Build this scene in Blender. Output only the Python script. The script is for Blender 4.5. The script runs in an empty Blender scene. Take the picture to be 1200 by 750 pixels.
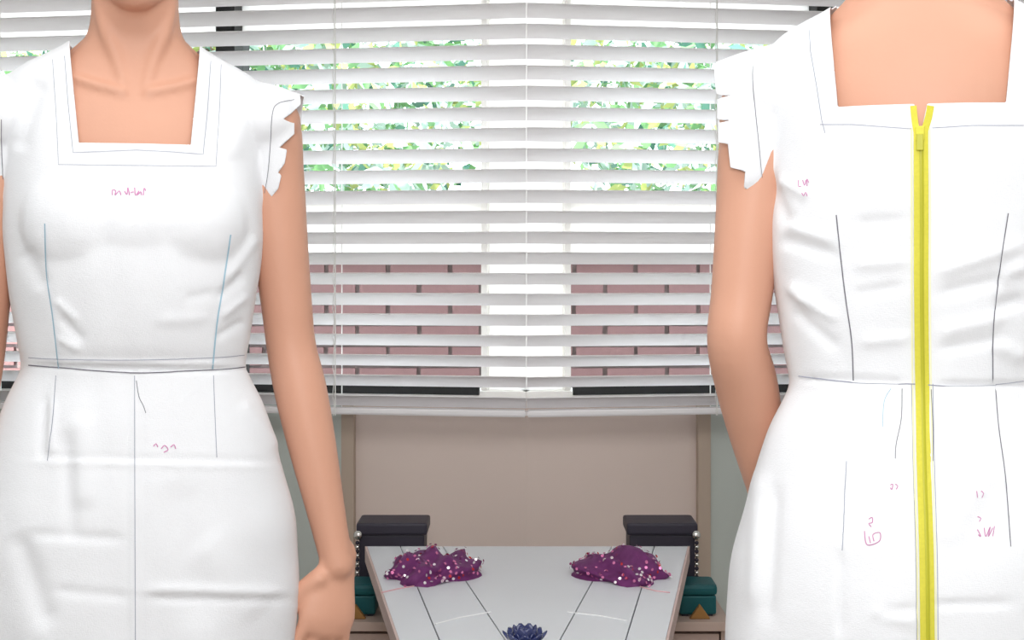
import bpy, bmesh, math, random
import numpy as np
from mathutils import Vector, Matrix
from mathutils.bvhtree import BVHTree

random.seed(7); np.random.seed(7)
SC = bpy.context.scene
COL = SC.collection
F = 1800.0            # focal length in pixels of the 1200 wide frame
H = 1.18              # camera height (m)
HY = 315.0            # pixel row of the horizon

# ------------------------------------------------------------------ camera
cam_d = bpy.data.cameras.new('camera'); cam = bpy.data.objects.new('camera', cam_d); COL.objects.link(cam)
cam_d.sensor_width = 36.0; cam_d.lens = 36.0 * F / 1200.0
cam_d.shift_y = -(375.0 - HY) / 1200.0
cam_d.clip_start = 0.05; cam_d.clip_end = 200
cam.location = (0, 0, H); cam.rotation_euler = (math.pi / 2, 0, 0)
SC.camera = cam

# ------------------------------------------------------------------ sky, sun, lamps, exposure
w = bpy.data.worlds.new('sky'); SC.world = w; w.use_nodes = True
bg = w.node_tree.nodes['Background']
bg.inputs[0].default_value = (0.86, 0.93, 1.0, 1); bg.inputs[1].default_value = 5.0
def lamp(name, typ, loc, target, energy, color=(1, 1, 1), **kw):
    d = bpy.data.lights.new(name, typ); d.energy = energy; d.color = color
    for k, v in kw.items(): setattr(d, k, v)
    o = bpy.data.objects.new(name, d); COL.objects.link(o); o.location = loc
    o.rotation_euler = (Vector(target) - Vector(loc)).to_track_quat('-Z', 'Y').to_euler()
    return o
lamp('sun', 'SUN', (-4, -8, 12), (0, 6, 0), 7.0, (1, .96, .88), angle=.02)
lamp('room_lamp', 'AREA', (0.02, 0.10, 1.50), (0.02, 2.0, 1.12), 16.5, (.985, .99, 1), shape='DISK', size=.6)
lamp('ceiling_fill', 'AREA', (0.05, 1.0, 2.47), (0.05, 1.0, 0), 27, (.97, .985, 1), shape='RECTANGLE', size=2.4, size_y=1.6)  # unseen fill light, added to lift the ambient level
vs = SC.view_settings
vs.view_transform = 'Standard'; vs.look = 'None'; vs.gamma = 1; vs.use_curve_mapping = False
vs.exposure = 0.10

# ------------------------------------------------------------------ materials
def mat(name, col, rough=.6, metal=0, noise=None, bump=None, spec=.3, **kw):
    """noise=(scale, amount) colour variation, bump=(scale, strength, distance)"""
    m = bpy.data.materials.new(name); m.use_nodes = True
    nt = m.node_tree; b = nt.nodes['Principled BSDF']
    b.inputs['Base Color'].default_value = (*col, 1); b.inputs['Roughness'].default_value = rough
    b.inputs['Metallic'].default_value = metal; b.inputs['Specular IOR Level'].default_value = spec
    tc = nt.nodes.new('ShaderNodeTexCoord')
    if noise:
        n = nt.nodes.new('ShaderNodeTexNoise'); n.inputs['Scale'].default_value = noise[0]; n.inputs['Detail'].default_value = 4
        nt.links.new(tc.outputs['Object'], n.inputs['Vector'])
        r = nt.nodes.new('ShaderNodeMixRGB'); r.inputs[1].default_value = (*[c * (1 - noise[1]) for c in col], 1)
        r.inputs[2].default_value = (*[min(1, c * (1 + noise[1])) for c in col], 1)
        nt.links.new(n.outputs['Fac'], r.inputs[0]); nt.links.new(r.outputs[0], b.inputs['Base Color'])
    if bump:
        n2 = nt.nodes.new('ShaderNodeTexNoise'); n2.inputs['Scale'].default_value = bump[0]; n2.inputs['Detail'].default_value = 5
        nt.links.new(tc.outputs['Object'], n2.inputs['Vector'])
        bp = nt.nodes.new('ShaderNodeBump'); bp.inputs['Strength'].default_value = bump[1]; bp.inputs['Distance'].default_value = bump[2]
        nt.links.new(n2.outputs['Fac'], bp.inputs['Height']); nt.links.new(bp.outputs[0], b.inputs['Normal'])
    for k, v in kw.items(): b.inputs[k].default_value = v
    return m
def wood(name, c1, c2, scale=3, rough=.5):
    m = mat(name, c1, rough); nt = m.node_tree; b = nt.nodes['Principled BSDF']
    tc = nt.nodes.new('ShaderNodeTexCoord'); mp = nt.nodes.new('ShaderNodeMapping'); mp.inputs['Scale'].default_value = (2, 2, 22)
    n = nt.nodes.new('ShaderNodeTexNoise'); n.inputs['Scale'].default_value = scale; n.inputs['Detail'].default_value = 6
    r = nt.nodes.new('ShaderNodeMixRGB'); r.inputs[1].default_value = (*c1, 1); r.inputs[2].default_value = (*c2, 1)
    nt.links.new(tc.outputs['Object'], mp.inputs[0]); nt.links.new(mp.outputs[0], n.inputs['Vector'])
    nt.links.new(n.outputs['Fac'], r.inputs[0]); nt.links.new(r.outputs[0], b.inputs['Base Color'])
    return m
def muslin():
    m = mat('muslin', (.87, .88, .90), .85, spec=.15)
    nt = m.node_tree; b = nt.nodes['Principled BSDF']; tc = nt.nodes.new('ShaderNodeTexCoord')
    hs = []
    for sc, amt in (((260, 260, 1400), .25), ((1400, 1400, 260), .25), ((16, 16, 22), 1.0)):
        mp = nt.nodes.new('ShaderNodeMapping'); mp.inputs['Scale'].default_value = sc
        n = nt.nodes.new('ShaderNodeTexNoise'); n.inputs['Scale'].default_value = 1; n.inputs['Detail'].default_value = 5
        nt.links.new(tc.outputs['Object'], mp.inputs[0]); nt.links.new(mp.outputs[0], n.inputs['Vector'])
        k = nt.nodes.new('ShaderNodeMath'); k.operation = 'MULTIPLY'; k.inputs[1].default_value = amt
        nt.links.new(n.outputs['Fac'], k.inputs[0]); hs.append(k)
    a = nt.nodes.new('ShaderNodeMath'); nt.links.new(hs[0].outputs[0], a.inputs[0]); nt.links.new(hs[1].outputs[0], a.inputs[1])
    a2 = nt.nodes.new('ShaderNodeMath'); nt.links.new(a.outputs[0], a2.inputs[0]); nt.links.new(hs[2].outputs[0], a2.inputs[1])
    bp = nt.nodes.new('ShaderNodeBump'); bp.inputs['Strength'].default_value = .28; bp.inputs['Distance'].default_value = .006
    nt.links.new(a2.outputs[0], bp.inputs['Height']); nt.links.new(bp.outputs[0], b.inputs['Normal'])
    return m
M = dict(
    skin=mat('skin', (.69, .365, .25), .5, noise=(9, .07), bump=(220, .12, .001), spec=.35),
    muslin=muslin(),
    hair=mat('hair', (.10, .05, .025), .5, noise=(40, .4)),
    lips=mat('lips', (.62, .25, .22), .4), eye=mat('eye', (.85, .85, .85), .2), iris=mat('iris', (.12, .2, .16), .2),
    pencil=mat('pencil_line', (.33, .34, .42), .8), bluepen=mat('blue_dart_line', (.38, .55, .66), .8),
    pinkpen=mat('pink_pen', (.62, .26, .46), .8), stitch=mat('dark_stitch', (.16, .15, .18), .8),
    yellow=mat('yellow_zip', (.72, .66, .07), .6, noise=(300, .1)), yellow2=mat('yellow_coil', (.50, .48, .03), .45),
    ypale=mat('pale_basting', (.92, .90, .58), .8),
    slat=mat('slat_white', (.90, .875, .88), .45, noise=(3, .02)), cord=mat('cord_white', (.86, .85, .82), .8),
    frame=mat('frame_white', (.90, .88, .84), .4), black=mat('black_rubber', (.02, .02, .02), .6),
    wall=mat('wall_grey_green', (.56, .60, .56), .85, noise=(2, .03)), beige=mat('wall_beige', (.72, .60, .54), .8, noise=(3, .03)),
    tan=mat('trim_tan', (.50, .40, .32), .6), ceil=mat('ceiling_white', (.82, .82, .80), .9),
    floor=wood('floor_boards', (.36, .31, .27), (.28, .23, .20)), cab=wood('cabinet_wood', (.60, .46, .39), (.50, .37, .31)),
    edge=mat('table_edge', (.66, .50, .46), .6), table=mat('table_white', (.78, .80, .83), .35, noise=(4, .03)),
    joint=mat('table_joint', (.10, .10, .12), .7),
    teal=mat('teal_plastic', (.008, .095, .105), .45, noise=(12, .15)), dark=mat('dark_plastic', (.035, .03, .045), .5),
    chrome=mat('chrome', (.75, .73, .70), .18, 1), chalk=mat('brown_chalk', (.34, .17, .05), .7),
    plum=mat('plum_cloth', (.16, .03, .14), .6, noise=(60, .4)), sequin=mat('sequin_pink', (.85, .25, .50), .2, .6),
    sequin2=mat('sequin_white', (.95, .85, .9), .15, .5), sequin3=mat('sequin_red', (.7, .05, .06), .2, .4),
    navy=mat('navy_glass', (.03, .04, .14), .15, spec=.8), thread=mat('white_thread', (.95, .95, .95), .6),
    pinkthread=mat('pink_thread', (.78, .45, .48), .7),
    brick=mat('brick_mauve', (.22, .125, .125), .9, noise=(5, .3), bump=(60, .4, .004)), mortar=mat('mortar', (.30, .24, .24), .95),
    leaf=mat('leaf_green', (.16, .33, .14), .5), leaf2=mat('leaf_yellow', (.42, .46, .16), .5), leaf3=mat('leaf_deep', (.08, .20, .15), .5), leaf4=mat('leaf_pale', (.40, .52, .47), .5),
    bark=mat('bark', (.16, .11, .08), .9), paving=mat('paving', (.38, .37, .36), .95, noise=(3, .15)),
)
gl = bpy.data.materials.new('window_glass'); gl.use_nodes = True
_b = gl.node_tree.nodes['Principled BSDF']; _b.inputs['Roughness'].default_value = 0; _b.inputs['Transmission Weight'].default_value = 1
_b.inputs['IOR'].default_value = 1.0; _b.inputs['Base Color'].default_value = (.96, .99, .97, 1)
M['glass'] = gl
fg = bpy.data.materials.new('backlit_frame'); fg.use_nodes = True; _n = fg.node_tree
_t = _n.nodes.new('ShaderNodeBsdfTranslucent'); _t.inputs[0].default_value = (.93, .92, .90, 1)
_d = _n.nodes.new('ShaderNodeBsdfDiffuse'); _d.inputs[0].default_value = (.9, .88, .85, 1)
_m = _n.nodes.new('ShaderNodeMixShader'); _m.inputs[0].default_value = .8
_n.links.new(_d.outputs[0], _m.inputs[1]); _n.links.new(_t.outputs[0], _m.inputs[2]); _n.links.new(_m.outputs[0], _n.nodes['Material Output'].inputs[0])
M['backlit'] = fg  # white frame made translucent so daylight makes it glow between the slats

# ------------------------------------------------------------------ helpers
def at(px, py, Y):                                   # a point of the photograph at depth Y
    return Vector(((px - 600) * Y / F, Y, H - (py - HY) * Y / F))
def at_z(px, py, z):                                 # the same on a horizontal plane
    Y = (H - z) * F / (py - HY); return Vector(((px - 600) * Y / F, Y, z))
def link(name, me, m=None, parent=None, smooth=False):
    o = bpy.data.objects.new(name, me); COL.objects.link(o)
    if m: me.materials.append(m)
    if parent: o.parent = parent
    if smooth: me.polygons.foreach_set('use_smooth', [True] * len(me.polygons))
    return o
def mesh(name, v, f, m=None, parent=None, smooth=False):
    me = bpy.data.meshes.new(name); me.from_pydata([tuple(p) for p in v], [], f); me.update()
    return link(name, me, m, parent, smooth)
def tag(o, label, cat, group=None):
    o['label'] = label; o['category'] = cat
    if group: o['group'] = group
    return o
def empty(name, loc, rz=0):
    o = bpy.data.objects.new(name, None); COL.objects.link(o); o.location = loc; o.rotation_euler = (0, 0, rz); return o
def struct(o): o['kind'] = 'structure'; return o
def box(a, b, bevel=0):
    bm = bmesh.new(); bmesh.ops.create_cube(bm, size=1)
    a, b = Vector(a), Vector(b)
    for v in bm.verts: v.co = Vector([(a[i] + b[i]) / 2 + v.co[i] * (b[i] - a[i]) for i in range(3)])
    if bevel: bmesh.ops.bevel(bm, geom=bm.edges[:], offset=bevel, segments=2, affect='EDGES', profile=.6)
    return bm
def bobj(name, bm, m=None, parent=None, smooth=False):
    me = bpy.data.meshes.new(name); bm.to_mesh(me); bm.free(); return link(name, me, m, parent, smooth)
def add_box(bm, a, b):
    t = box(a, b); me = bpy.data.meshes.new('t'); t.to_mesh(me); t.free(); bm.from_mesh(me); bpy.data.meshes.remove(me)
def spline(P, n):
    """Catmull-Rom through rows of P, n samples per span"""
    P = np.array(P, float); out = []
    for i in range(len(P) - 1):
        p0, p1, p2, p3 = P[max(i - 1, 0)], P[i], P[i + 1], P[min(i + 2, len(P) - 1)]
        for k in range(n):
            t = k / n
            out.append(.5 * (2 * p1 + (p2 - p0) * t + (2 * p0 - 5 * p1 + 4 * p2 - p3) * t ** 2 + (3 * p1 - p0 - 3 * p2 + p3) * t ** 3))
    out.append(P[-1]); return np.array(out)
class Soup:                                          # closed shells collected before they are fused
    def __init__(s): s.v, s.f = [], []
    def rings(s, R):
        n = len(R[0]); b = len(s.v)
        for r in R: s.v += [tuple(p) for p in r]
        for i in range(len(R) - 1):
            for j in range(n):
                s.f.append((b + i * n + j, b + i * n + (j + 1) % n, b + (i + 1) * n + (j + 1) % n, b + (i + 1) * n + j))
        s.f.append(tuple(b + j for j in reversed(range(n)))); s.f.append(tuple(b + (len(R) - 1) * n + j for j in range(n)))
    def loft(s, rows, n=48, k=6, p=2.3):
        """rows of (z, rx, front, back, cy): horizontal sections, front is -y"""
        R = []
        for z, rx, fr, bk, cy in spline(rows, k):
            ring = []
            for j in range(n):
                a = 2 * math.pi * j / n; c, q = math.cos(a), math.sin(a)
                ring.append((rx * math.copysign(abs(c) ** (2 / p), c), cy + (bk if q > 0 else fr) * math.copysign(abs(q) ** (2 / p), q), z))
            R.append(ring)
        s.rings(R)
    def tube(s, pts, n=20, k=5, flat=None, axis=(0, 1, 0), cap=1.0):
        """pts of (x, y, z, r); flat squashes the section along axis"""
        P = spline(pts, k); c, r = P[:, :3], np.maximum(P[:, 3], .001)
        t0 = (c[1] - c[0]) / np.linalg.norm(c[1] - c[0]); t1 = (c[-1] - c[-2]) / np.linalg.norm(c[-1] - c[-2])
        C, Rr, T = [], [], []
        T_ = np.gradient(c, axis=0); T_ /= np.linalg.norm(T_, axis=1)[:, None]
        for a in (80, 60, 35, 15): C.append(c[0] - t0 * r[0] * math.sin(math.radians(a))); Rr.append(r[0] * math.cos(math.radians(a))); T.append(t0)
        C += list(c); Rr += list(r); T += list(T_)
        for a in (15, 35, 60, 80): C.append(c[-1] + t1 * cap * r[-1] * math.sin(math.radians(a))); Rr.append(r[-1] * math.cos(math.radians(a))); T.append(t1)
        R = []; ax = np.array(axis, float)
        for ce, ra, t in zip(C, Rr, T):
            u = np.cross(t, ax); u /= np.linalg.norm(u) + 1e-9; w_ = np.cross(u, t)
            R.append([ce + ra * (math.cos(a) * u + (flat or 1) * math.sin(a) * w_) for a in [2 * math.pi * j / n for j in range(n)]])
        s.rings(R)
    def ball(s, c, r, n=24, m=14):
        R = []
        for i in range(m + 1):
            a = -math.pi / 2 + math.pi * (i + .02) / (m + .04); 
            R.append([(c[0] + r[0] * math.cos(a) * math.cos(2 * math.pi * j / n), c[1] + r[1] * math.cos(a) * math.sin(2 * math.pi * j / n), c[2] + r[2] * math.sin(a)) for j in range(n)])
        s.rings(R)
    def fuse(s, voxel, smooth):
        me = bpy.data.meshes.new('soup'); me.from_pydata(s.v, [], s.f); me.update()
        bm = bmesh.new(); bm.from_mesh(me); bmesh.ops.recalc_face_normals(bm, faces=bm.faces); bm.to_mesh(me); bm.free()
        o = bpy.data.objects.new('soup', me); COL.objects.link(o)
        r = o.modifiers.new('r', 'REMESH'); r.mode = 'VOXEL'; r.voxel_size = voxel
        if smooth: q = o.modifiers.new('s', 'SMOOTH'); q.factor = .5; q.iterations = smooth
        bpy.context.view_layer.update()
        out = bpy.data.meshes.new_from_object(o.evaluated_get(bpy.context.evaluated_depsgraph_get()))
        bpy.data.objects.remove(o); bpy.data.meshes.remove(me)
        return out
def cut(me, fn, fine=None):
    """keep the part of the mesh where fn(co) > 0, with a clean edge along fn = 0"""
    bm = bmesh.new(); bm.from_mesh(me)
    if fine:
        bmesh.ops.subdivide_edges(bm, edges=[e for e in bm.edges if all(fine(v.co) for v in e.verts)], cuts=1, use_grid_fill=True)
    val = {v: fn(v.co) for v in bm.verts}
    for e in list(bm.edges):
        a, b = e.verts; fa, fb = val[a], val[b]
        if (fa > 0) != (fb > 0):
            t = fa / (fa - fb)
            if t < .02: val[a] = 0; continue
            if t > .98: val[b] = 0; continue
            _, nv = bmesh.utils.edge_split(e, a, t); val[nv] = 0.0
    for f in list(bm.faces):
        z = [v for v in f.verts if val[v] == 0.0]
        if len(z) == 2 and any(val[v] > 0 for v in f.verts) and any(val[v] < 0 for v in f.verts):
            try: bmesh.utils.face_split(f, z[0], z[1])
            except Exception: pass
    bmesh.ops.delete(bm, geom=[f for f in bm.faces if sum(val.get(v, 0) for v in f.verts) <= 0], context='FACES')
    bmesh.ops.delete(bm, geom=[v for v in bm.verts if not v.link_faces], context='VERTS')
    bm.to_mesh(me); bm.free(); me.update()
def tube_mesh(pts, r, n=6):
    """one small tube along points (plain, for cords and threads)"""
    P = [Vector(p) for p in pts]; v, f = [], []
    for i, p in enumerate(P):
        t = (P[min(i + 1, len(P) - 1)] - P[max(i - 1, 0)]).normalized()
        u = t.cross(Vector((0, 0, 1)) if abs(t.z) < .9 else Vector((1, 0, 0))).normalized(); w_ = t.cross(u)
        rr = r[i] if isinstance(r, (list, tuple)) else r
        for j in range(n): v.append(p + rr * (math.cos(2 * math.pi * j / n) * u + math.sin(2 * math.pi * j / n) * w_))
    for i in range(len(P) - 1):
        for j in range(n): f.append((i * n + j, i * n + (j + 1) % n, (i + 1) * n + (j + 1) % n, (i + 1) * n + j))
    f.append(tuple(range(n))); f.append(tuple((len(P) - 1) * n + j for j in reversed(range(n))))
    return v, f

# ------------------------------------------------------------------ the room
TH = math.radians(9.6)
X0, YB = 0.0317, 3.36                               # the blunt corner where both windows meet
RX0, RX1, RY0 = -1.75, 1.80, -1.3                   # side walls and the wall behind the camera
def side(s):                                        # frame of one window wall: u outwards, w to the outside
    u = Vector((s * math.cos(TH), math.sin(TH), 0)); n = Vector((-s * math.sin(TH), math.cos(TH), 0))
    return lambda uu, ww, z: Vector((X0, YB, 0)) + u * uu + n * ww + Vector((0, 0, z))
def pbox(bm, fr, u0, u1, w0, w1, z0, z1):
    vs_ = [bm.verts.new(fr(u, w_, z)) for z in (z0, z1) for (u, w_) in ((u0, w0), (u1, w0), (u1, w1), (u0, w1))]
    for q in ((0, 1, 2, 3), (4, 5, 6, 7), (0, 1, 5, 4), (1, 2, 6, 5), (2, 3, 7, 6), (3, 0, 4, 7)): bm.faces.new([vs_[i] for i in q])
def pobj(name, fr, boxes, m, parent=None):
    bm = bmesh.new()
    for b in boxes: pbox(bm, fr, *b)
    bmesh.ops.recalc_face_normals(bm, faces=bm.faces); return bobj(name, bm, m, parent)
UE = 1.56; WF = .06; WB = .24                       # window end, wall face, wall back
ZB, ZT = .885, 1.98
struct(bobj('floor', box((RX0 - .2, RY0 - .2, -.1), (RX1 + .2, 4.1, 0)), M['floor']))
struct(bobj('ceiling', box((RX0 - .2, RY0 - .2, 2.5), (RX1 + .2, 4.1, 2.6)), M['ceil']))
struct(bobj('wall_rear', box((RX0 - .2, RY0 - .2, 0), (RX1 + .2, RY0, 2.5)), M['ceil']))
struct(bobj('wall_west', box((RX0 - .2, RY0, 0), (RX0, 4.1, 2.5)), M['ceil']))
struct(bobj('wall_east', box((RX1, RY0, 0), (RX1 + .2, 4.1, 2.5)), M['ceil']))
k = 0
for s, nm in ((-1, 'left'), (1, 'right')):
    fr = side(s)
    struct(pobj('wall_' + nm, fr, [(.43, 1.9, WF, WB, 0, ZB), (.0102, 1.9, WF, WB, ZT, 2.5), (UE, 1.9, WF, WB, ZB, ZT)], M['wall']))
    struct(pobj('wall_panel_' + nm, fr, [(.0108, .405, WF + .004, WB, 0, ZB)], M['beige']))
    k += 1; struct(pobj('trim_%d' % k, fr, [(.403, .432, WF - .014, WB, .0, ZB)], M['tan']))
    struct(pobj('baseboard_' + nm, fr, [(.432, 1.75, WF - .012, WF + .01, 0, .09)], M['frame']))
    # the window: white head, transom, mullions and sill, panes between
    win = struct(empty('window_%d' % k, fr(.8, .12, ZB)))
    inv = Matrix.Translation(-win.location)
    def wp(name, boxes, m):
        o = pobj(name, fr, boxes, m, win); o.data.transform(inv); return o
    wp('window_frame', [(.105, .118, .09, .15, ZB + .02, ZT - .03), (.118, UE, .09, .15, 1.716, 1.726), (.118, UE, .09, .15, 1.338, 1.348), (.118, UE, .09, .15, 1.201, 1.209),
                        (.012, UE, .07, .17, ZB, ZB + .02), (.012, UE, .07, .17, ZT - .03, ZT), (UE - .03, UE, .07, .17, ZB + .02, ZT - .03)], M['frame'])
    for bx in ((.0207, .105, .118, .122, ZB + .02, ZT - .03), (.118, .692, .118, .122, 1.726, ZT - .03), (.737, UE - .03, .118, .122, 1.726, ZT - .03),
               (.118, .692, .118, .122, 1.209, 1.338), (.737, UE - .03, .118, .122, 1.209, 1.338)): wp('backlit_frame', [bx], M['backlit'])  # head, transom and mullion faces: translucent sheets added to look bright
    wp('window_post', [(.692, .737, .065, .17, ZB + .02, ZT - .01)], M['black'])
    wp('dark_strip', [(.118, UE - .05, .06, .075, ZB + .012, ZB + .034)], M['black'])  # black strip along the bottom of the window
    for a, b in ((.118, .692), (.737, UE - .03)):
        wp('pane', [(a, b, .118, .122, 1.348, 1.716)], M['glass']); wp('pane', [(a, b, .118, .122, ZB + .02, 1.201)], M['glass'])

# ------------------------------------------------------------------ venetian blinds
def slat_mesh(L):
    a = math.radians(30.5); v, f = [], []; n = 6
    for x in (0, L):
        for side_ in (0, 1):
            for i in range(n + 1):
                t = i / n - .5; c = .0045 * (1 - (2 * t) ** 2) + (.0011 if side_ else -.0011)
                # room edge up: the room sees the underside
                y, z = t * .05 * math.cos(a) + c * math.sin(a), -t * .05 * math.sin(a) + c * math.cos(a)
                v.append((x if x else y * math.tan(TH) + .0006, y, z))
    m = n + 1
    for s_ in (0, 1):
        for i in range(n):
            q = [s_ * m + i, s_ * m + i + 1, 2 * m + s_ * m + i + 1, 2 * m + s_ * m + i]; f.append(q if s_ else q[::-1])
    f += [(0, 2 * m, 3 * m, m), (n, m + n, 3 * m + n, 2 * m + n)]
    for b in (0, 2 * m):
        for i in range(n): f.append((b + i, b + i + 1, b + m + i + 1, b + m + i))
    me = bpy.data.meshes.new('slat'); me.from_pydata(v, [], f); me.update()
    bm = bmesh.new(); bm.from_mesh(me); bmesh.ops.recalc_face_normals(bm, faces=bm.faces); bm.to_mesh(me); bm.free()
    me.materials.append(M['slat']); return me
PITCH = .0452; ZLOW = .8748; NS = 27; LB = 1.62
sm = slat_mesh(LB)
sm_flip = None
for s, nm in ((-1, 'left'), (1, 'right')):
    root = empty('venetian_blind', (X0, YB, 0), TH if s > 0 else -TH)
    tag(root, 'white venetian blind with tilted slats behind the person whose dress shows its %s' % ('square front neckline' if s < 0 else 'yellow back zip'), 'blind', 'white venetian blinds over the two windows')
    if s < 0:
        me = sm.copy(); me.transform(Matrix.Scale(-1, 4, (1, 0, 0))); me.flip_normals()
    else: me = sm
    for i in range(NS):
        o = bpy.data.objects.new('slat', me); COL.objects.link(o); o.parent = root
        o.location = (0, random.uniform(-.0006, .0006), ZLOW + .012 + i * PITCH)
        o.rotation_euler = (random.uniform(-.025, .025), 0, 0)
    lo, hi = sorted((s * .0005, s * LB))
    def rail(name, y0, y1, z0, z1, bev):
        bm = box((lo, y0, z0), (hi, y1, z1))
        for v in bm.verts:
            if abs(v.co.x) < .01: v.co.x = s * (v.co.y * math.tan(TH) + .0006)
        bmesh.ops.bevel(bm, geom=bm.edges[:], offset=bev, segments=2, affect='EDGES'); bobj(name, bm, M['slat'], root)
    rail('bottom_rail', -.02, .02, ZLOW - .018, ZLOW - .004, .003)
    top = ZLOW + .012 + NS * PITCH
    rail('head_rail', -.03, .028, top, top + .045, .003)
    for uu in (.425, 1.25):
        for yy, nm_ in ((-.0265, 'ladder_cord'), (.0265, 'ladder_cord')):
            bobj(nm_, box((s * uu - .0011, yy - .0009, ZLOW - .02), (s * uu + .0011, yy + .0009, top)), M['cord'], root)
        v, f = tube_mesh([(s * uu - .0035 + .0022 * math.sin(j * 2.1), -.0285 - .001 * math.cos(j * 2.1), ZLOW - .02 + j * .0215) for j in range(int((top - ZLOW) / .0215))], .0010, 5)
        mesh('lift_cord', v, f, M['cord'], root)

# ------------------------------------------------------------------ outside
struct(bobj('ground', box((-25, 4.2, -.3), (25, 45, -.02)), M['paving']))
gw = empty('garden_wall', (0, 5.6, -.02))
tag(gw, 'low mauve brick garden wall outside, seen between the lower slats', 'wall')
bm = bmesh.new(); add_box(bm, (-2.6, .02, 0), (2.6, .2, 1.24)); bobj('mortar', bm, M['mortar'], gw)
bobj('coping', box((-2.65, -.03, 1.24), (2.65, .25, 1.29), .008), M['frame'], gw)
bbm = box((-.107, 0, -.0325), (.107, .05, .0325)); bme = bpy.data.meshes.new('brick'); bbm.to_mesh(bme); bbm.free(); bme.materials.append(M['brick'])
for r in range(16):
    if r < 4: continue
    for c in range(-11, 12):
        o = bpy.data.objects.new('brick', bme); COL.objects.link(o); o.parent = gw
        o.location = (c * .226 + (.113 if r % 2 else 0), random.uniform(-.003, .004), .04 + r * .0765); o.scale.x = random.uniform(.97, 1.0)
def tree(x, y, h, r, label, mats, seed, zc=2.3, hz=1.15):
    rng = np.random.RandomState(seed)
    t = empty('tree', (x, y, -.02)); tag(t, label, 'tree', None)
    v, f = tube_mesh([(0, 0, 0), (.05, 0, h * .35), (-.04, .05, h * .62), (.02, 0, h * .9)], [.13, .1, .07, .03], 8); mesh('trunk', v, f, M['bark'], t)
    for mm, cnt in mats:
        v, f = [], []
        for _ in range(cnt):
            while True:
                q = rng.uniform(-1, 1, 3)
                if (q * q).sum() < 1 and math.sin(7 * q[0] + 3 * q[2]) * math.sin(6 * q[2] - 4 * q[1] + 1) > -.55: break
            c = np.array((q[0] * r, q[1] * r * .8, zc + q[2] * hz))
            a = rng.normal(0, 1, 3); a /= np.linalg.norm(a); b = np.cross(a, rng.normal(0, 1, 3)); b /= np.linalg.norm(b)
            l = rng.uniform(.035, .075); i = len(v)
            v += [c - a * l, c + b * l * .45, c + a * l, c - b * l * .45]; f.append((i, i + 1, i + 2, i + 3))
        o = mesh('foliage', v, f, M[mm], t); o['kind'] = 'stuff'
MIX = (('leaf', 3000), ('leaf2', 2500), ('leaf3', 900), ('leaf4', 4200))
tree(-1.85, 9.5, 3.3, 1.75, 'leafy green tree outside behind the left blind, nearest the front-facing person', MIX, 3)
tree(1.98, 9.5, 3.3, 1.75, 'leafy green tree outside behind the right blind, nearest the back-turned person', MIX, 4)

# ------------------------------------------------------------------ people
TORSO = [(.80, .150, .085, .10, 0), (.86, .172, .092, .115, 0), (.92, .170, .09, .112, 0), (1.0, .142, .082, .092, 0), (1.06, .124, .08, .078, 0),
         (1.14, .130, .085, .078, .002), (1.22, .142, .088, .088, .004), (1.28, .148, .090, .094, .004), (1.33, .152, .086, .096, .004),
         (1.365, .156, .078, .094, .006), (1.395, .152, .066, .088, .008), (1.418, .138, .058, .082, .010), (1.437, .112, .054, .076, .012),
         (1.455, .086, .052, .070, .013), (1.475, .067, .052, .064, .012), (1.495, .058, .054, .060, .008), (1.53, .055, .054, .058, .0), (1.57, .054, .056, .058, -.006), (1.62, .054, .05, .06, -.006)]
SKIRT = [(.46, .186, .125, .125, 0), (.56, .196, .125, .13, 0), (.66, .203, .124, .135, 0), (.74, .2075, .122, .138, 0), (.80, .206, .119, .137, 0), (.85, .202, .117, .134, 0), (.90, .190, .112, .128, 0),
         (.95, .177, .105, .116, 0), (1.0, .162, .098, .103, 0), (1.03, .148, .094, .094, 0), (1.05, .139, .092, .089, 0), (1.065, .1395, .094, .088, 0),
         (1.09, .144, .103, .09, 0), (1.16, .155, .116, .096, .002), (1.22, .161, .117, .101, .003), (1.27, .160, .110, .104, .004), (1.31, .158, .101, .105, .004),
         (1.35, .160, .088, .103, .005), (1.38, .160, .078, .099, .007), (1.405, .160, .071, .094, .008), (1.425, .156, .066, .089, .010), (1.442, .134, .061, .083, .012), (1.458, .103, .058, .077, .013),
         (1.475, .078, .057, .070, .012), (1.50, .063, .06, .064, .008)]
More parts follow.
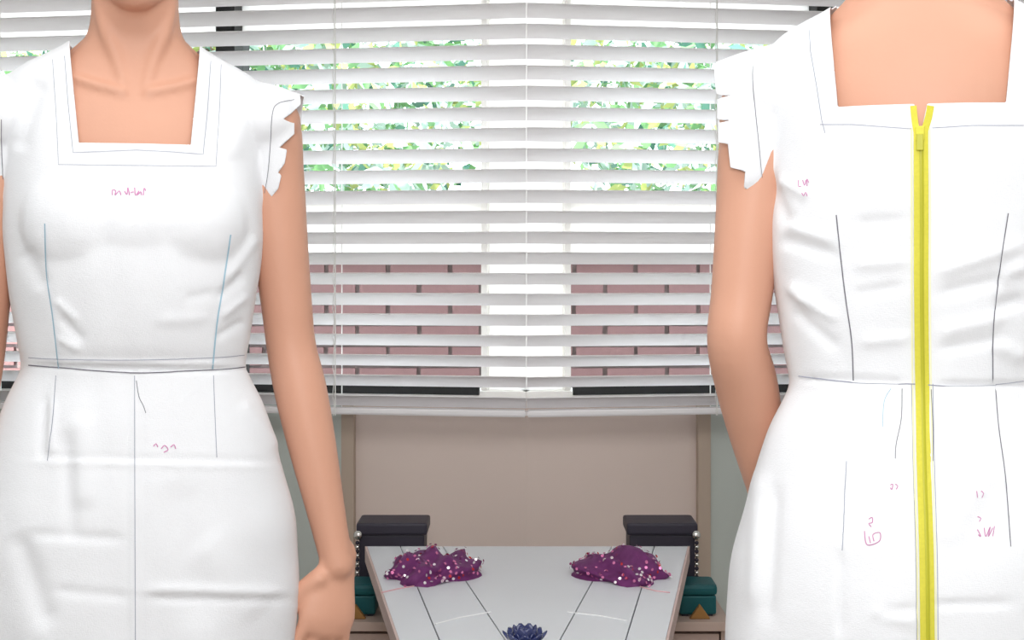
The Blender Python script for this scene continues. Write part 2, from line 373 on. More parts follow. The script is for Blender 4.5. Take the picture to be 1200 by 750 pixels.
def hand(S, wrist, elbow, palm_n, curl=.35, spread=1.0, s=1, knuckle=None):
    """palm, four unequal fingers bent at the knuckles and a thumb; s = +1 thumb on the +side of cross(dir, palm_n)"""
    wr = np.array(wrist, float)
    d = np.array(knuckle, float) - wr if knuckle is not None else wr - np.array(elbow, float)
    d /= np.linalg.norm(d); n = np.array(palm_n, float); n -= d * n.dot(d); n /= np.linalg.norm(n); a = np.cross(d, n) * s
    k0 = wr + d * .088
    S.tube([(*(wr - d * .012), .026), (*(wr + d * .02), .030), (*(wr + d * .05), .038), (*(wr + d * .072), .0405), (*(wr + d * .084), .036)], flat=.40, axis=n, cap=.45)
    for i, (off, L, r) in enumerate(((.0305, .072, .0080), (.0103, .082, .0083), (-.0103, .076, .0080), (-.0300, .060, .0072))):
        p = wr + d * (.086 - abs(off) * .12) + a * off; pts = [(*(p - d * .02), r * 1.1), (*p, r * 1.12)]; ang = curl * .45
        q = p.copy()
        for j, (fr_, rr) in enumerate(((.45, 1.0), (.30, .93), (.25, .8))):
            dd = d * math.cos(ang) + n * math.sin(ang) + a * off * spread * 4.0; dd /= np.linalg.norm(dd)
            q = q + dd * L * fr_; pts.append((*q, r * rr)); ang += curl * (.9 if j == 0 else .7)
        S.tube(pts, n=14, k=4)
    b = wr + d * .022 + a * .022
    S.tube([(*b, .015), (*(b + d * .026 + a * .020 + n * .012), .0125), (*(b + d * .052 + a * .028 + n * .02), .0105), (*(b + d * .076 + a * .027 + n * .028), .0085)], n=14, k=4)
def arm(S, sh, el, wr, bend=(0, 0, 0)):
    sh, el, wr = (np.array(p, float) for p in (sh, el, wr))
    L = lambda p, q, t: p + (q - p) * t
    S.tube([(*(sh + (-.03 * np.sign(sh[0]), 0, .012)), .034), (*sh, .043), (*L(sh, el, .22), .043), (*L(sh, el, .5), .0385), (*L(sh, el, .8), .0345), (*el, .0335),
            (*L(el, wr, .2), .0355), (*L(el, wr, .45), .0325), (*L(el, wr, .75), .026), (*L(el, wr, .94), .0225), (*wr, .0225)], n=24)
def legs(S):
    for s in (-1, 1):
        S.tube([(s * .088, .01, .86, .088), (s * .092, 0, .74, .082), (s * .09, 0, .6, .066), (s * .086, .0, .46, .052), (s * .086, .014, .35, .052), (s * .086, .014, .2, .04), (s * .086, .012, .09, .033), (s * .086, .012, .05, .034)])
        S.tube([(s * .086, .035, .034, .031), (s * .088, -.02, .04, .034), (s * .092, -.09, .03, .036), (s * .096, -.15, .02, .026)], axis=(0, 0, 1), flat=.72)
        for i in range(5): S.tube([(s * (.072 + i * .0125), -.145 + i * .006, .014, .010 if i else .012), (s * (.072 + i * .0135), -.182 + i * .009, .011, .008 if i else .011)], n=10, k=2)
def head(S):
    z = -.013
    S.ball((0, .008, 1.652 + z), (.075, .094, .098)); S.ball((0, -.034, 1.61 + z), (.057, .058, .078)); S.ball((0, -.06, 1.545 + z), (.034, .034, .026))
    S.tube([(-.046, .008, 1.59 + z, .012), (-.036, -.035, 1.56 + z, .015), (0, -.076, 1.534 + z, .014), (.036, -.035, 1.56 + z, .015), (.046, .008, 1.59 + z, .012)])
    S.tube([(0, -.092, 1.665 + z, .008), (0, -.102, 1.645 + z, .009), (0, -.113, 1.618 + z, .0125)], n=12)                # nose
    for s in (-1, 1):
        S.ball((s * .009, -.103, 1.614 + z), (.008, .009, .007)); S.ball((s * .036, -.062, 1.615 + z), (.028, .026, .026))   # nostril wing, cheek
        S.tube([(s * .012, -.088, 1.677 + z, .008), (s * .035, -.081, 1.680 + z, .008), (s * .055, -.064, 1.674 + z, .007)], n=10)   # brow ridge
        S.tube([(s * .074, .012, 1.665 + z, .008), (s * .082, .02, 1.655 + z, .011), (s * .08, .016, 1.63 + z, .010), (s * .073, .010, 1.608 + z, .007)], n=10)  # ear
def chest_y(x, z):                                   # front of the bare chest at (x, z)
    P = np.array(TORSO); rx, fr, cy = (np.interp(z, P[:, 0], P[:, i]) for i in (1, 2, 4))
    return cy - fr * max(0, 1 - min(1, abs(x) / rx) ** 2.3) ** (1 / 2.3)
def neck(S):
    cl = lambda s, x, z, r, out: (s * x, chest_y(x, z) + r - out, z, r)
    for s in (-1, 1):
        S.tube([cl(s, .014, 1.414, .008, .0035), cl(s, .022, 1.445, .010, .0045), cl(s, .036, 1.49, .012, .0035), (s * .046, -.012, 1.56, .012)], n=14)        # neck muscle
        S.tube([cl(s, .016, 1.403, .009, .0055), cl(s, .05, 1.412, .008, .006), cl(s, .085, 1.422, .008, .0045), (s * .125, chest_y(.125, 1.405) + .012, 1.412, .009)], n=14)      # collar bone
        S.tube([(s * .03, .055, 1.50, .016), (s * .066, .038, 1.456, .020), (s * .10, .026, 1.431, .017), (s * .15, .012, 1.400, .016)], n=14)              # shoulder slope
        S.ball((s * .066, .064, 1.32), (.05, .028, .07))                                                                                              # shoulder blade
        S.ball((s * .170, .008, 1.373), (.046, .049, .043))
def stubs(S):
    for s in (-1, 1):
        S.ball((s * .166, .008, 1.374), (.047, .053, .043)); S.tube([(s * .13, .010, 1.400, .030), (s * .17, .010, 1.394, .030), (s * .212, .012, 1.383, .028)], n=20)
        S.tube([(s * .13, .008, 1.385, .036), (s * .172, .010, 1.372, .0455), (s * .186, .013, 1.33, .0462), (s * .194, .016, 1.29, .0445)], n=28)
def bust(S, o=0):
    for s in (-1, 1): S.ball((s * .062, -.052, 1.235), (.078 + o, .066 + o, .078 + o))
    S.ball((0, -.060, 1.235), (.10, .060, .075))
def pw_interp(tab, z):
    return float(np.interp(z, [t[0] for t in tab][::-1], [t[1] for t in tab][::-1]))
# how far the clipped seam allowances reach over the arm, as (z, x) from the top down
CAP_F = [(1.46, .215), (1.398, .213), (1.383, .198), (1.374, .186), (1.372, .203), (1.357, .203), (1.345, .190), (1.338, .183), (1.336, .193), (1.318, .190), (1.305, .181), (1.303, .186), (1.285, .182), (1.27, .170), (1.25, .168)]
CAP_B = [(1.46, .222), (1.398, .221), (1.372, .2185), (1.3695, .200), (1.368, .2175), (1.344, .2165), (1.342, .198), (1.3405, .2155), (1.318, .214), (1.316, .203), (1.290, .200), (1.286, .184), (1.268, .186), (1.262, .172), (1.25, .168)]

def make_person(front, loc, rz, label, poly_f, poly_b, arms_spec, creases, strap):
    S = Soup(); S.loft(TORSO); neck(S); head(S); legs(S)
    for (sh, el, wr, hk, pn, sd, cu) in arms_spec:
        arm(S, sh, el, wr); hand(S, wr, el, pn, curl=cu, s=sd, knuckle=hk)
    me = S.fuse(.0038, 5)
    bm = bmesh.new(); bm.from_mesh(me); hv = [v for v in bm.verts if v.co.z > 1.545]
    for _ in range(6): bmesh.ops.smooth_vert(bm, verts=hv, factor=.5, use_axis_x=True, use_axis_y=True, use_axis_z=True)
    bm.to_mesh(me); bm.free()
    body = link('person', me, M['skin'], smooth=True)
    body.location = loc; body.rotation_euler = (0, 0, rz); tag(body, label, 'person')
    MW = Matrix.Translation(loc) @ Matrix.Rotation(rz, 4, 'Z'); MI = MW.inverted()
    # --- dress
    D = Soup(); D.loft(SKIRT, n=64); stubs(D); bust(D)
    dm = D.fuse(.0046, 9)
    n = len(dm.vertices); co = np.empty(n * 3); dm.vertices.foreach_get('co', co); co = co.reshape(-1, 3)
    no = np.empty(n * 3); dm.vertices.foreach_get('normal', no); no = no.reshape(-1, 3)
    mw = np.array(MW); W = co @ mw[:3, :3].T + mw[:3, 3]; NW = no @ mw[:3, :3].T
    PX = 600 + F * W[:, 0] / W[:, 1]; PY = HY - F * (W[:, 2] - H) / W[:, 1]; facing = NW[:, 1] < .25
    disp = np.full(n, .0035)
    # low, broad slackness of the cloth
    th = np.arctan2(co[:, 1], co[:, 0])
    low = np.clip((1.0 - co[:, 2]) / .35, 0, 1)
    disp += low * .0022 * (np.sin(5 * th + 9 * co[:, 2]) + .6 * np.sin(9 * th - 14 * co[:, 2] + 1))
    disp += .0008 * np.sin(38 * co[:, 2] + 6 * th) * np.sin(21 * co[:, 2] - 9 * th + 2)
    for (x1, y1, x2, y2, wd, am) in creases:                       # single folds: a soft ridge (+) or valley (-) along a line
        dx, dy = x2 - x1, y2 - y1; L2 = dx * dx + dy * dy
        t = ((PX - x1) * dx + (PY - y1) * dy) / L2; tc_ = np.clip(t, 0, 1)
        dd = np.hypot(PX - x1 - tc_ * dx, PY - y1 - tc_ * dy); ends = np.clip(np.sin(np.pi * np.clip(tc_, 0.02, .98)) * 2.2, 0, 1)
        disp += np.where(facing, 1.9 * am * np.exp(-(dd / wd) ** 2) * ends, 0)
    co = co + no * disp[:, None]; dm.vertices.foreach_set('co', co.ravel()); dm.update()
    cf = Vector((0, 0, 0))
    def neckf(poly, p, sgn):
        # poly: half width at top, half width at bottom, z bottom, slant of the bottom
        ht, hb, zb = poly
        hw = hb + (ht - hb) * (p.z - zb) / (1.455 - zb)
        return max(abs(p.x) - hw, zb - p.z)
    def keep(p):
        v = p.z - .50
        nf = neckf(poly_f if p.y < strap else poly_b, p, 1)
        # between the straps the strap line itself is the inner limit
        v = min(v, nf)
        if p.z > 1.25:
            lim = pw_interp(CAP_F if p.y < .012 else CAP_B, p.z)
            v = min(v, lim - abs(p.x))
        elif p.z > 1.15: v = min(v, .174 - abs(p.x))
        if not front and p.y > .03 and p.z > 1.318: v = min(v, (abs(p.x) - .0062 * (p.z - 1.318) / .030) * .9)
        v = min(v, 1.4725 - p.z)
        return v
    cut(dm, keep, lambda p: 1.24 < p.z < 1.43 and abs(p.x) > .155 or p.z > 1.31 and abs(p.x) < .10)
    dress = link('dress', dm, M['muslin'], body, smooth=True)
    sol = dress.modifiers.new('thickness', 'SOLIDIFY'); sol.thickness = .0014; sol.offset = -1
    bm = bmesh.new(); bm.from_mesh(dm); bm.transform(MW); bvh = BVHTree.FromBMesh(bm); bm.free()
    return body, dress, bvh, MW, MI
def on_cloth(bvh, px, py):
    d = at(px, py, 1.0) - Vector((0, 0, H)); d.normalize()
    h, nrm, _, _ = bvh.ray_cast(Vector((0, 0, H)), d)
    if h is None: return None, None
    if nrm.dot(d) > 0: nrm = -nrm
    return h, nrm
def ribbon(name, bvh, MI, dress, pts, width, m, lift=.0009, step=5, thick=0, sharp=False):
    """a flat line lying on the cloth through the given places"""
    if sharp:
        P = [pts[i] if k_ == 0 else tuple(np.array(pts[i]) + (np.array(pts[i + 1]) - np.array(pts[i])) * k_ / 8) for i in range(len(pts) - 1) for k_ in range(8)] + [pts[-1]]
    else: P = spline([(a, b) for a, b in pts], max(2, int(max(math.hypot(pts[i + 1][0] - pts[i][0], pts[i + 1][1] - pts[i][1]) for i in range(len(pts) - 1)) / step)))
    v, f, prev = [], [], False; H_ = [on_cloth(bvh, *p) for p in P]
    for i, (h, nrm) in enumerate(H_):
        if h is None: prev = False; continue
        j = [q for q in (i - 1, i + 1) if 0 <= q < len(H_) and H_[q][0] is not None]
        if not j: prev = False; continue
        t = (H_[max(j + [i])][0] - H_[min(j + [i])][0])
        if t.length < 1e-6 or t.length > .08: prev = False; continue
        sd = t.normalized().cross(nrm).normalized() * width / 2
        c = h + nrm * lift; b = len(v)
        v += [MI @ (c - sd), MI @ (c + nrm * thick), MI @ (c + sd)]
        if prev: f += [(b - 3, b - 2, b + 1, b), (b - 2, b - 1, b + 2, b + 1)]
        prev = True
    if not f: return None
    return mesh(name, v, f, m, dress, True)

def face_parts(body):
    z = -.013
    for s in (-1, 1):
        S = Soup(); S.ball((s * .031, -.0815, 1.652 + z), (.0125, .0095, .0068)); mesh('eye', S.v, S.f, M['eye'], body, True)
        S = Soup(); S.ball((s * .031, -.0812, 1.6555 + z), (.0142, .0105, .0066)); mesh('eyelid', S.v, S.f, M['skin'], body, True)
        S = Soup(); S.ball((s * .031, -.0895, 1.652 + z), (.0052, .003, .0052)); mesh('iris', S.v, S.f, M['iris'], body, True)
        S = Soup(); S.tube([(s * .015, -.0965, 1.681 + z, .0016), (s * .034, -.0895, 1.687 + z, .0021), (s * .052, -.074, 1.681 + z, .0012)], n=8); mesh('eyebrow', S.v, S.f, M['hair'], body, True)
    S = Soup()
    for dz, r in ((.003, .0033), (-.003, .0042)): S.tube([(-.019, -.0885, 1.578 + z, .0012), (-.009, -.0955, 1.579 + z + dz, r), (.009, -.0955, 1.579 + z + dz, r), (.019, -.0885, 1.578 + z, .0012)], n=10)
    mesh('lips', S.v, S.f, M['lips'], body, True)
    S = Soup(); S.ball((0, .016, 1.664 + z), (.083, .099, .1)); S.ball((0, .075, 1.72 + z), (.042, .042, .038)); S.ball((0, .06, 1.61 + z), (.06, .05, .05))
    hm = S.fuse(.006, 3)
    cut(hm, lambda p: p.y - float(np.interp(p.z - z, [1.56, 1.615, 1.64, 1.69, 1.712, 1.725], [.045, .030, .014, -.030, -.064, -.2])))
    h = link('hair', hm, M['hair'], body, True); so = h.modifiers.new('t', 'SOLIDIFY'); so.thickness = .004; so.offset = -1

# creases in photograph pixels: x1, y1, x2, y2, width, height
CR_F = [(158, 445, 158, 830, 3.5, .0016), (20, 534, 330, 541, 4, -.0007), (20, 541, 330, 548, 3, .0008), (30, 625, 150, 632, 6, -.0012), (165, 690, 340, 695, 6, .0018), (165, 700, 345, 702, 5, -.0016),
        (60, 690, 155, 700, 6, -.001), (55, 460, 50, 540, 6, -.0016), (62, 465, 60, 535, 5, .0018), (230, 630, 310, 720, 26, .002), (20, 620, 60, 740, 14, -.003), (95, 480, 100, 600, 14, .0025), (78, 500, 85, 640, 10, -.002),
        (70, 370, 100, 400, 5, -.0018), (66, 350, 92, 376, 4, .0016), (70, 395, 95, 410, 4, .0016), (252, 350, 285, 320, 6, -.002), (256, 372, 288, 345, 5, .0018), (250, 395, 285, 375, 5, -.0016), (262, 330, 300, 275, 6, .0016),
        (215, 350, 250, 342, 6, -.001), (180, 375, 245, 372, 7, .001), (30, 290, 55, 340, 10, -.002), (50, 90, 20, 180, 12, -.003), (30, 100, 0, 170, 10, .0025), (265, 90, 250, 170, 12, -.0025), (300, 95, 265, 190, 14, .002),
        (32, 428, 290, 434, 3, -.0022), (34, 421, 288, 427, 3, .0012), (280, 470, 325, 530, 8, .0015), (200, 560, 240, 740, 22, -.0016)]
CR_B = [(935, 443, 1066, 448, 3.5, -.0022), (1094, 450, 1230, 452, 3.5, -.0022), (915, 280, 985, 300, 7, -.002), (920, 262, 980, 282, 6, .002), (1000, 262, 1060, 258, 7, -.0014), (1000, 310, 1065, 305, 7, .0016), (925, 335, 960, 355, 7, .0022), (930, 360, 985, 410, 7, -.0018),
        (935, 345, 985, 375, 6, .002), (1000, 345, 1060, 335, 6, -.0014), (1010, 400, 1065, 395, 6, .0016), (1095, 320, 1200, 285, 8, .002), (1095, 345, 1200, 320, 8, -.002), (1100, 390, 1180, 370, 8, .0018), (1095, 410, 1180, 395, 6, -.0016),
        (1170, 330, 1200, 310, 8, .0028), (1165, 360, 1200, 350, 8, -.0024), (1160, 400, 1200, 420, 9, .002), (985, 640, 985, 750, 5, -.0015), (1030, 720, 1075, 712, 5, -.0012), (1090, 708, 1190, 706, 4, -.0014), (990, 560, 990, 640, 5, -.001),
        (1150, 560, 1100, 640, 16, .001), (1175, 560, 1130, 660, 16, -.001), (900, 200, 930, 270, 8, -.002), (915, 210, 950, 230, 6, .0018), (895, 545, 885, 720, 10, .002), (910, 560, 900, 740, 10, -.002), (1020, 715, 1075, 730, 6, .0012)]
A_F = [((.170, .012, 1.376), (.2045, .024, 1.075), (.262, -.012, .785), (.243, -.022, .70), (-.25, .95, 0), -1, .35),
       ((-.170, .012, 1.376), (-.196, .024, 1.075), (-.246, -.012, .79), (-.240, -.022, .70), (.25, .95, 0), 1, .35)]
A_B = [((.170, .012, 1.376), (.198, .02, 1.10), (.165, -.132, .86), (.140, -.168, .79), (-.25, .9, .1), 1, .25),
       ((-.170, .012, 1.376), (-.198, .02, 1.10), (-.165, -.132, .86), (-.140, -.168, .79), (.25, .9, .1), -1, .25)]
cxF = (158.5 - 600) * 2.0 / F
cxB = (1079 - 600) * 1.68 / F
pF, dF, bF, WF_, IF = make_person(True, Vector((cxF, 2.0, 0)), math.atan2(-cxF, 2.0), 'person facing the room in a white muslin dress with square front neckline, arms hanging',
                                  (.0805, .068, 1.336), (.082, .085, 1.36), A_F, CR_F, .012)
pB, dB, bB, WB_, IB = make_person(False, Vector((cxB, 1.68, 0)), math.pi - math.atan2(cxB, 1.68), 'person turned away, white muslin dress closed by a bright yellow back zip',
                                  (.088, .068, 1.336), (.094, .084, 1.349), A_B, CR_B, .012)
face_parts(pF); face_parts(pB)

# --- lines, darts and pen marks on the front dress
R = lambda name, pts, w_, m, **k: ribbon(name, bF, IF, dF, pts, w_, M[m], **k)
R('waist_seam', [(34, 428), (68, 431), (158, 437), (250, 433), (287, 430)], .0013, 'stitch'); R('waist_stitching', [(34, 419), (70, 421), (158, 422), (250, 419), (286, 416)], .0008, 'pencil')
R('dart_seam', [(53, 262), (55, 320), (62, 370), (69, 432)], .0020, 'bluepen'); R('dart_seam', [(270, 275), (262, 330), (254, 380), (249, 432)], .0020, 'bluepen')
R('centre_fold', [(158, 440), (158, 560), (159, 800)], .0008, 'pencil')
R('neckline_stitching', [(76, 66), (80, 120), (86, 179), (160, 176), (200, 178), (238, 181), (243, 130), (247, 72)], .0007, 'pencil', sharp=True); R('neckline_outline', [(62, 70), (66, 130), (69, 193), (160, 194), (253, 195), (257, 130), (259, 76)], .0006, 'pencil', sharp=True)
R('skirt_dart', [(66, 440), (62, 490), (56, 540)], .0009, 'pencil'); R('skirt_dart', [(250, 440), (252, 490), (254, 536)], .0008, 'pencil')
R('armhole_stitching', [(345, 117), (325, 122), (319, 135), (317, 170), (314, 205), (309, 232)], .0008, 'stitch'); R('armhole_stitching', [(2, 140), (2, 180), (4, 212)], .0009, 'stitch')
for pts in ([(87, 109), (95, 107)], [(92, 133), (97, 132)], [(94, 155), (100, 154)], [(95, 168), (101, 164)]): R('snip', pts, .0008, 'pencil')
R('loose_thread', [(160, 446), (163, 465), (168, 475), (171, 484)], .0008, 'stitch')
for pts in ([(132, 229), (132, 223), (136, 224), (135, 229), (140, 224), (142, 229)], [(146, 224), (149, 228), (150, 220), (152, 229)], [(153, 226), (157, 225)], [(158, 220), (159, 229), (163, 224), (161, 229), (165, 225), (166, 229)], [(168, 229), (169, 221), (171, 224)],
            [(180, 523), (183, 520), (185, 524)], [(189, 526), (193, 522), (197, 527), (192, 530)], [(200, 524), (204, 521), (206, 526)]): R('pen_mark', pts, .0013, 'pinkpen', step=2)
# --- the back dress: zip, darts and marks
R = lambda name, pts, w_, m, **k: ribbon(name, bB, IB, dB, pts, w_, M[m], **k)
ZL = [(1078.5, 150), (1079, 250), (1079, 350), (1080, 450), (1082, 550), (1085, 650), (1086, 747), (1087, 800)]
R('zipper_tape', ZL, .0150, "yellow", lift=.0024, thick=.0006, step=3); R('zipper_coil', [(a + .5, b) for a, b in ZL], .0042, 'yellow2', lift=.0032, thick=.0012)
R('zipper_tape', [(1070, 124), (1071, 136), (1073, 150), (1075, 160)], .0065, 'yellow', lift=.0014); R('zipper_tape', [(1090, 124), (1088, 136), (1084, 150), (1081, 160)], .0075, 'yellow', lift=.0014)
for dx in (-10.8, 10.8): R("basting_line", [(a + dx, b) for a, b in ZL], .0016, "ypale", lift=.0006); 
for dx in (-12, 13): R('seam_edge', [(a + dx, b) for a, b in ZL if b > 400], .0007, 'pencil')
h, nrm = on_cloth(bB, 1078, 155)
if h:
    Sx = Soup(); c = IB @ h
    sl = box((c.x - .0045, c.y + .001, c.z - .009), (c.x + .0045, c.y + .0065, c.z + .006), .0012); bobj('zipper_slider', sl, M['yellow'], dB)
    pt = box((c.x - .0035, c.y + .0066, c.z - .019), (c.x + .0035, c.y + .0085, c.z - .002), .0007); bobj('zipper_pull', pt, M['yellow2'], dB)
R('waist_seam', [(936, 441), (1000, 448), (1070, 450), (1110, 452), (1165, 451), (1199, 447)], .0011, 'pencil')
R('dart_seam', [(980, 252), (985, 300), (991, 350), (998, 400), (1000, 446)], .0012, 'stitch'); R('dart_seam', [(1181, 250), (1172, 310), (1164, 380), (1163, 450)], .0012, 'stitch')
R('skirt_dart', [(1166, 452), (1170, 500), (1178, 560), (1184, 640)], .0010, 'stitch'); R('skirt_dart', [(992, 540), (989, 600), (987, 645)], .0008, 'pencil')
R('neckline_stitching', [(948, 22), (950, 60), (957, 100), (963, 140), (967, 156)], .0007, 'pencil', sharp=True); R('neckline_stitching', [(961, 146), (1000, 146), (1040, 149), (1068, 151)], .0007, 'pencil', sharp=True); R('neckline_stitching', [(1092, 150), (1140, 147), (1199, 147)], .0007, 'pencil', sharp=True)
R('armhole_stitching', [(884, 52), (882, 90), (885, 130), (889, 170), (893, 210), (899, 228)], .0008, 'stitch')
R('loose_thread', [(1057, 455), (1056, 490), (1050, 520), (1049, 537)], .0007, 'stitch'); R('loose_thread', [(1091, 456), (1093, 500), (1093, 540)], .0007, 'stitch')
R('pocket_outline', [(1034, 500), (1036, 470), (1044, 455)], .0007, 'bluepen')
for pts in ([(1043, 568), (1046, 567), (1045, 573), (1043, 571)], [(1049, 567), (1052, 569), (1050, 573)], [(1144, 575), (1145, 583)], [(1149, 575), (1152, 578), (1150, 583)],
            [(1018, 608), (1022, 606), (1022, 612), (1018, 613), (1021, 617)], [(1013, 622), (1016, 638), (1030, 634), (1031, 624), (1023, 626), (1024, 634)], [(1018, 628), (1020, 636)],
            [(1145, 605), (1149, 607), (1147, 611)], [(1145, 620), (1149, 628), (1146, 626)], [(1153, 618), (1155, 628), (1160, 617), (1158, 628), (1163, 618)], [(1163, 628), (1165, 616)],
            [(936, 211), (936, 218), (939, 218)], [(941, 211), (943, 217), (945, 211)], [(946, 218), (946, 210), (948, 214)], [(940, 226), (942, 230), (944, 225), (946, 230)]): R('pen_mark', pts, .0010, 'pinkpen', step=2)

# ------------------------------------------------------------------ the trapezoid table
TZ = .638; YF, YK = 2.03, 3.0
tb = empty('work_table', (.03, 2.5, 0)); tag(tb, 'low white table narrowing towards the front, dark joints between its top boards', 'table')
off = Vector((-.03, -2.5, 0))
def line_x(p, q):                                    # x of a joint of the top at depth Y
    a, b = at_z(*p, TZ), at_z(*q, TZ); sl = (b.x - a.x) / (b.y - a.y)
    return lambda Y: a.x + sl * (Y - a.y) - .03
eo = line_x((430, 640), (468, 750)); e1 = line_x((490, 690), (515, 750)); e2 = line_x((578, 729), (592, 750))
def slab(name, fa, fb, y0, y1, z0, z1, m):
    q = [(fa(y0), y0 - 2.5), (fb(y0), y0 - 2.5), (fb(y1), y1 - 2.5), (fa(y1), y1 - 2.5)]
    v = [(x, y, z) for z in (z0, z1) for x, y in q]
    return mesh(name, v, [(3, 2, 1, 0), (4, 5, 6, 7), (0, 1, 5, 4), (1, 2, 6, 5), (2, 3, 7, 6), (3, 0, 4, 7)], m, tb)
slab('top_core', lambda Y: eo(Y) + .002, lambda Y: -eo(Y) - .002, YF + .002, YK - .002, TZ - .026, TZ - .003, M['joint'])
g = .0022
for s in (1, -1):
    m_ = (lambda fn: fn) if s > 0 else (lambda fn: (lambda Y, fn=fn: -fn(Y)))
    slab('edge_strip', m_(lambda Y: eo(Y) - .004), m_(lambda Y: eo(Y)), YF, YK, TZ - .03, TZ, M['edge'])
    slab('top_board', m_(lambda Y: eo(Y) + .0005), m_(lambda Y: e1(Y) - g / 2), YF, YK, TZ - .004, TZ, M['table'])
    slab('top_board', m_(lambda Y: e1(Y) + g / 2), m_(lambda Y: min(e2(Y) - g / 2, -.0006)), YF, YK, TZ - .004, TZ, M['table'])
slab('top_board', lambda Y: min(e2(Y) + g / 2, -.001), lambda Y: max(-e2(Y) - g / 2, .001), YF + .2, YK, TZ - .004, TZ, M['table'])
slab('front_strip', lambda Y: eo(Y) - .004, lambda Y: -eo(Y) + .004, YF - .004, YF, TZ - .03, TZ, M['edge'])
slab('apron', lambda Y: eo(Y) + .03, lambda Y: -eo(Y) - .03, YF + .04, YK - .3, TZ - .08, TZ - .026, M['edge'])
for yy in (YF + .06, YK - .33):
    for s in (-1, 1):
        x = s * (abs(eo(yy)) - .05); v, f = tube_mesh([(x, yy - 2.5, TZ - .05), (x, yy - 2.5, 0)], [.018, .012], 10); mesh('leg', v, f, M['edge'], tb)
# thread lying on the boards
v, f = tube_mesh([at_z(510, 732, TZ) + Vector((0, 0, .001)), at_z(540, 724, TZ) + Vector((0, 0, .001)), at_z(575, 718, TZ) + Vector((0, 0, .001))], .001); tag(mesh('thread', v, f, M['thread']), 'white thread lying across the left middle board of the table', 'thread')
v, f = tube_mesh([at_z(735, 728, TZ) + Vector((0, 0, .001)), at_z(700, 722, TZ) + Vector((0, 0, .001)), at_z(665, 718, TZ) + Vector((0, 0, .001))], .001); tag(mesh('thread', v, f, M['thread']), 'white thread lying across the right middle board of the table', 'thread')
v, f = tube_mesh([at_z(447, 695, TZ) + Vector((0, 0, .001)), at_z(465, 691, TZ) + Vector((0, 0, .001)), at_z(487, 687, TZ) + Vector((0, 0, .001))], .001); tag(mesh('thread', v, f, M['pinkthread']), 'pink thread across the left outer board of the table', 'thread')
v, f = tube_mesh([at_z(785, 695, TZ) + Vector((0, 0, .001)), at_z(768, 693, TZ) + Vector((0, 0, .001)), at_z(750, 688, TZ) + Vector((0, 0, .001))], .001); tag(mesh('thread', v, f, M['pinkthread']), 'pink thread across the right outer board of the table', 'thread')
# sequinned cloth bundles
for s, nm in ((-1, 'left'), (1, 'right')):
    c = at_z(617 + s * 112, 672, TZ); rng = np.random.RandomState(4)
    b = empty('sequin_cloth', c); tag(b, 'crumpled plum cloth with pink sequins on the %s side of the table' % nm, 'cloth', 'sequinned cloths on the table')
    bm = bmesh.new(); bmesh.ops.create_icosphere(bm, subdivisions=4, radius=1)
    for v in bm.verts:
        d = v.co.normalized(); k_ = 1 + .16 * math.sin(5 * d.x * s + 3 * d.y) * math.sin(4 * d.y + 2) + .10 * math.sin(9 * d.x * s + 7 * d.z + 4 * d.y)
        v.co = Vector((d.x * .082 * k_, d.y * .11 * k_, max(0, d.z) * .034 * k_ * (1 + .25 * math.sin(8 * d.x + 5 * d.y))))
    bmesh.ops.delete(bm, geom=[f for f in bm.faces if all(v.co.z <= 1e-6 for v in f.verts)], context='FACES')
    bm.normal_update(); pts = [(v.co.copy(), v.normal.copy()) for v in bm.verts if v.co.z > .004]
    bobj('bundle', bm, M['plum'], b, True)
    for mm, cnt in (('sequin', 150), ('sequin2', 60), ('sequin3', 40)):
        v, f = [], []
        for _ in range(cnt):
            p, n_ = pts[rng.randint(len(pts))]; n_ = (n_ + Vector(rng.normal(0, .5, 3))).normalized(); u = n_.orthogonal().normalized(); w_ = n_.cross(u); i = len(v)
            v += [p + n_ * .003 + .0028 * (math.cos(a) * u + math.sin(a) * w_) for a in [k_ * math.pi / 3 for k_ in range(6)]]; f.append(tuple(range(i, i + 6)))
        o = mesh('sequins', v, f, M[mm], b); o['kind'] = 'stuff'
# dark blue flower on the centre board
fl = empty('glass_flower', at_z(615, 757, TZ)); fl.scale = (1.45, 1.45, 1.45); tag(fl, 'small dark blue glass flower ornament on the centre of the table', 'ornament')
for ring, (nn, r, tilt, ln) in enumerate(((8, .006, 20, .020), (8, .005, 50, .018), (5, .003, 72, .014))):
    for i in range(nn):
        a = 2 * math.pi * (i + .5 * ring) / nn; bm = bmesh.new(); bmesh.ops.create_icosphere(bm, subdivisions=2, radius=1)
        for v in bm.verts:
            x = v.co.x * .5 + .5; v.co = Vector((x * ln, v.co.y * .0105 * (1 - .6 * x * x), v.co.z * .0022 + .006 * x * x))
        bm.transform(Matrix.Rotation(a, 4, 'Z') @ Matrix.Translation((r, 0, .003)) @ Matrix.Rotation(-math.radians(tilt), 4, 'Y')); bobj('petal', bm, M['navy'], fl, True)
bm = bmesh.new(); bmesh.ops.create_uvsphere(bm, u_segments=12, v_segments=8, radius=.006); bmesh.ops.translate(bm, verts=bm.verts, vec=(0, 0, .006)); bobj('flower_centre', bm, M['chrome'], fl, True)

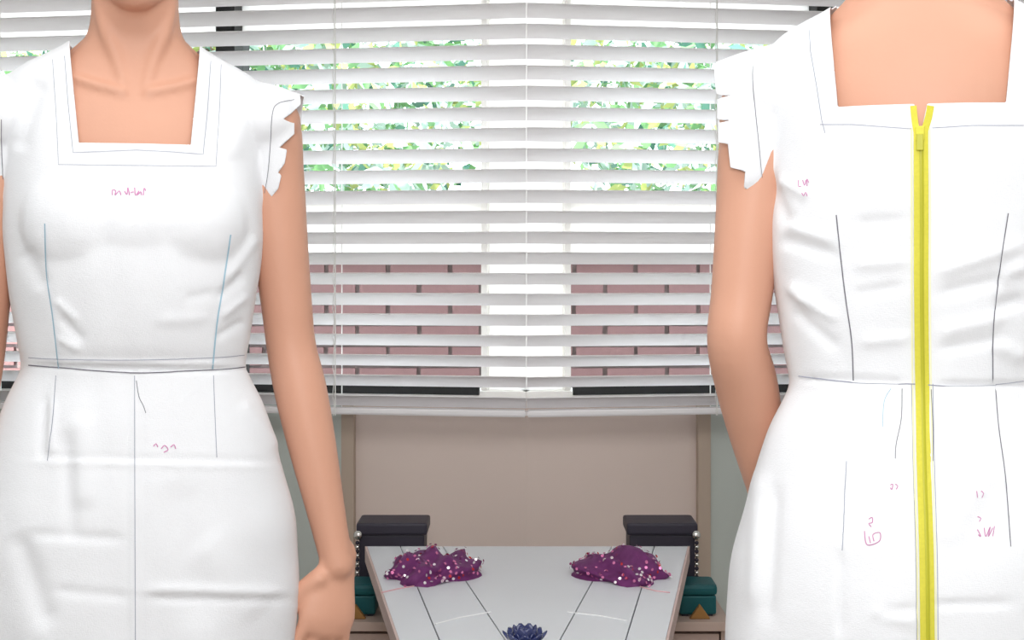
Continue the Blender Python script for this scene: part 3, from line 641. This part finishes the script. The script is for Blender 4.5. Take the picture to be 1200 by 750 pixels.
# ------------------------------------------------------------------ low cabinets either side with their boxes
for s, nm in ((1, 'right'), (-1, 'left')):
    def B(x0, x1): a, b = (.03 + s * (x0 - .03), .03 + s * (x1 - .03)); return min(a, b), max(a, b)
    yc = 3.08; cx_ = .03 + s * .27; base = Vector((cx_, yc, 0))
    def part(name, x0, x1, y0, y1, z0, z1, m, parent, bev=.0015, org=base):
        x0, x1 = B(x0, x1); return bobj(name, box(Vector((x0, y0, z0)) - org, Vector((x1, y1, z1)) - org, bev), m, parent)
    cb = empty('low_cabinet', base); tag(cb, 'low pale wooden cabinet beyond the %s edge of the white table' % nm, 'cabinet', 'low wooden cabinets')
    part('top_panel', .19, .413, 2.90, 3.30, .495, .513, M['cab'], cb)
    part('side_panel', .396, .412, 2.91, 3.30, 0, .495, M['cab'], cb); part('side_panel', .191, .206, 2.91, 3.30, 0, .495, M['cab'], cb)
    part('back_panel', .206, .396, 3.28, 3.295, .02, .495, M['cab'], cb); part('bottom_panel', .206, .396, 2.92, 3.28, .03, .045, M['cab'], cb)
    for z0, z1 in ((.275, .488), (.05, .268)):
        d = part('drawer', .209, .393, 2.912, 3.2, z0, z1, M['cab'], cb); part('knob', .29, .306, 2.898, 2.914, (z0 + z1) / 2 - .008, (z0 + z1) / 2 + .008, M['chrome'], d, .003)
    org = Vector((.03 + s * .328, 2.985, .513))
    tl = empty('teal_case', org); tag(tl, 'small dark teal plastic case on the cabinet beyond the %s table edge' % nm, 'case', 'teal cases on the cabinets')
    x0, x1 = B(.322, .392)
    part('case_body', .322, .392, 2.945, 3.03, .517, .553, M['teal'], tl, .004, org); part('case_lid', .320, .394, 2.943, 3.032, .5535, .574, M['teal'], tl, .007, org)
    for xa in (.326, .374): part('foot', xa, xa + .012, 2.95, 3.02, .513, .518, M['dark'], tl, .001, org)
    org = Vector((.03 + s * .325, 2.93, .513)); x0, x1 = B(.338, .378)
    v = [Vector((x, y, z)) - org for y in (2.922, 2.936) for x, z in ((x0, .5131), (x1, .5131), ((x0 + x1) / 2, .541))]
    ch = mesh('tailors_chalk', v, [(0, 1, 2), (5, 4, 3), (0, 3, 4, 1), (1, 4, 5, 2), (2, 5, 3, 0)], M['chalk']); ch.location = org
    bv = ch.modifiers.new('b', 'BEVEL'); bv.width = .002; bv.segments = 2
    tag(ch, 'brown triangular chalk wedge in front of the %s teal case' % nm, 'chalk', 'chalk wedges on the cabinets')
    org = Vector((.03 + s * .27, 3.12, .513))
    dk = empty('dark_box', org); tag(dk, 'dark upright box with bead trim behind the %s back corner of the table' % nm, 'box', 'dark boxes behind the table')
    part('box_body', .235, .366, 3.07, 3.17, .513, .648, M['dark'], dk, .004, org); part('box_lid', .229, .371, 3.064, 3.176, .648, .672, M['dark'], dk, .005, org)
    def bead(name, x, y, z, r, m):
        x0, _ = B(x, x); bm = bmesh.new(); bmesh.ops.create_uvsphere(bm, u_segments=12, v_segments=8, radius=r); bmesh.ops.translate(bm, verts=bm.verts, vec=Vector((x0, y, z)) - org); bobj(name, bm, m, dk, True)
    bead('chrome_knob', .366, 3.056, .650, .0095, M['chrome'])
    for i in range(11): bead('bead', .368, 3.06, .634 - i * .0085, .0042, M['chrome' if i % 2 else 'dark'])
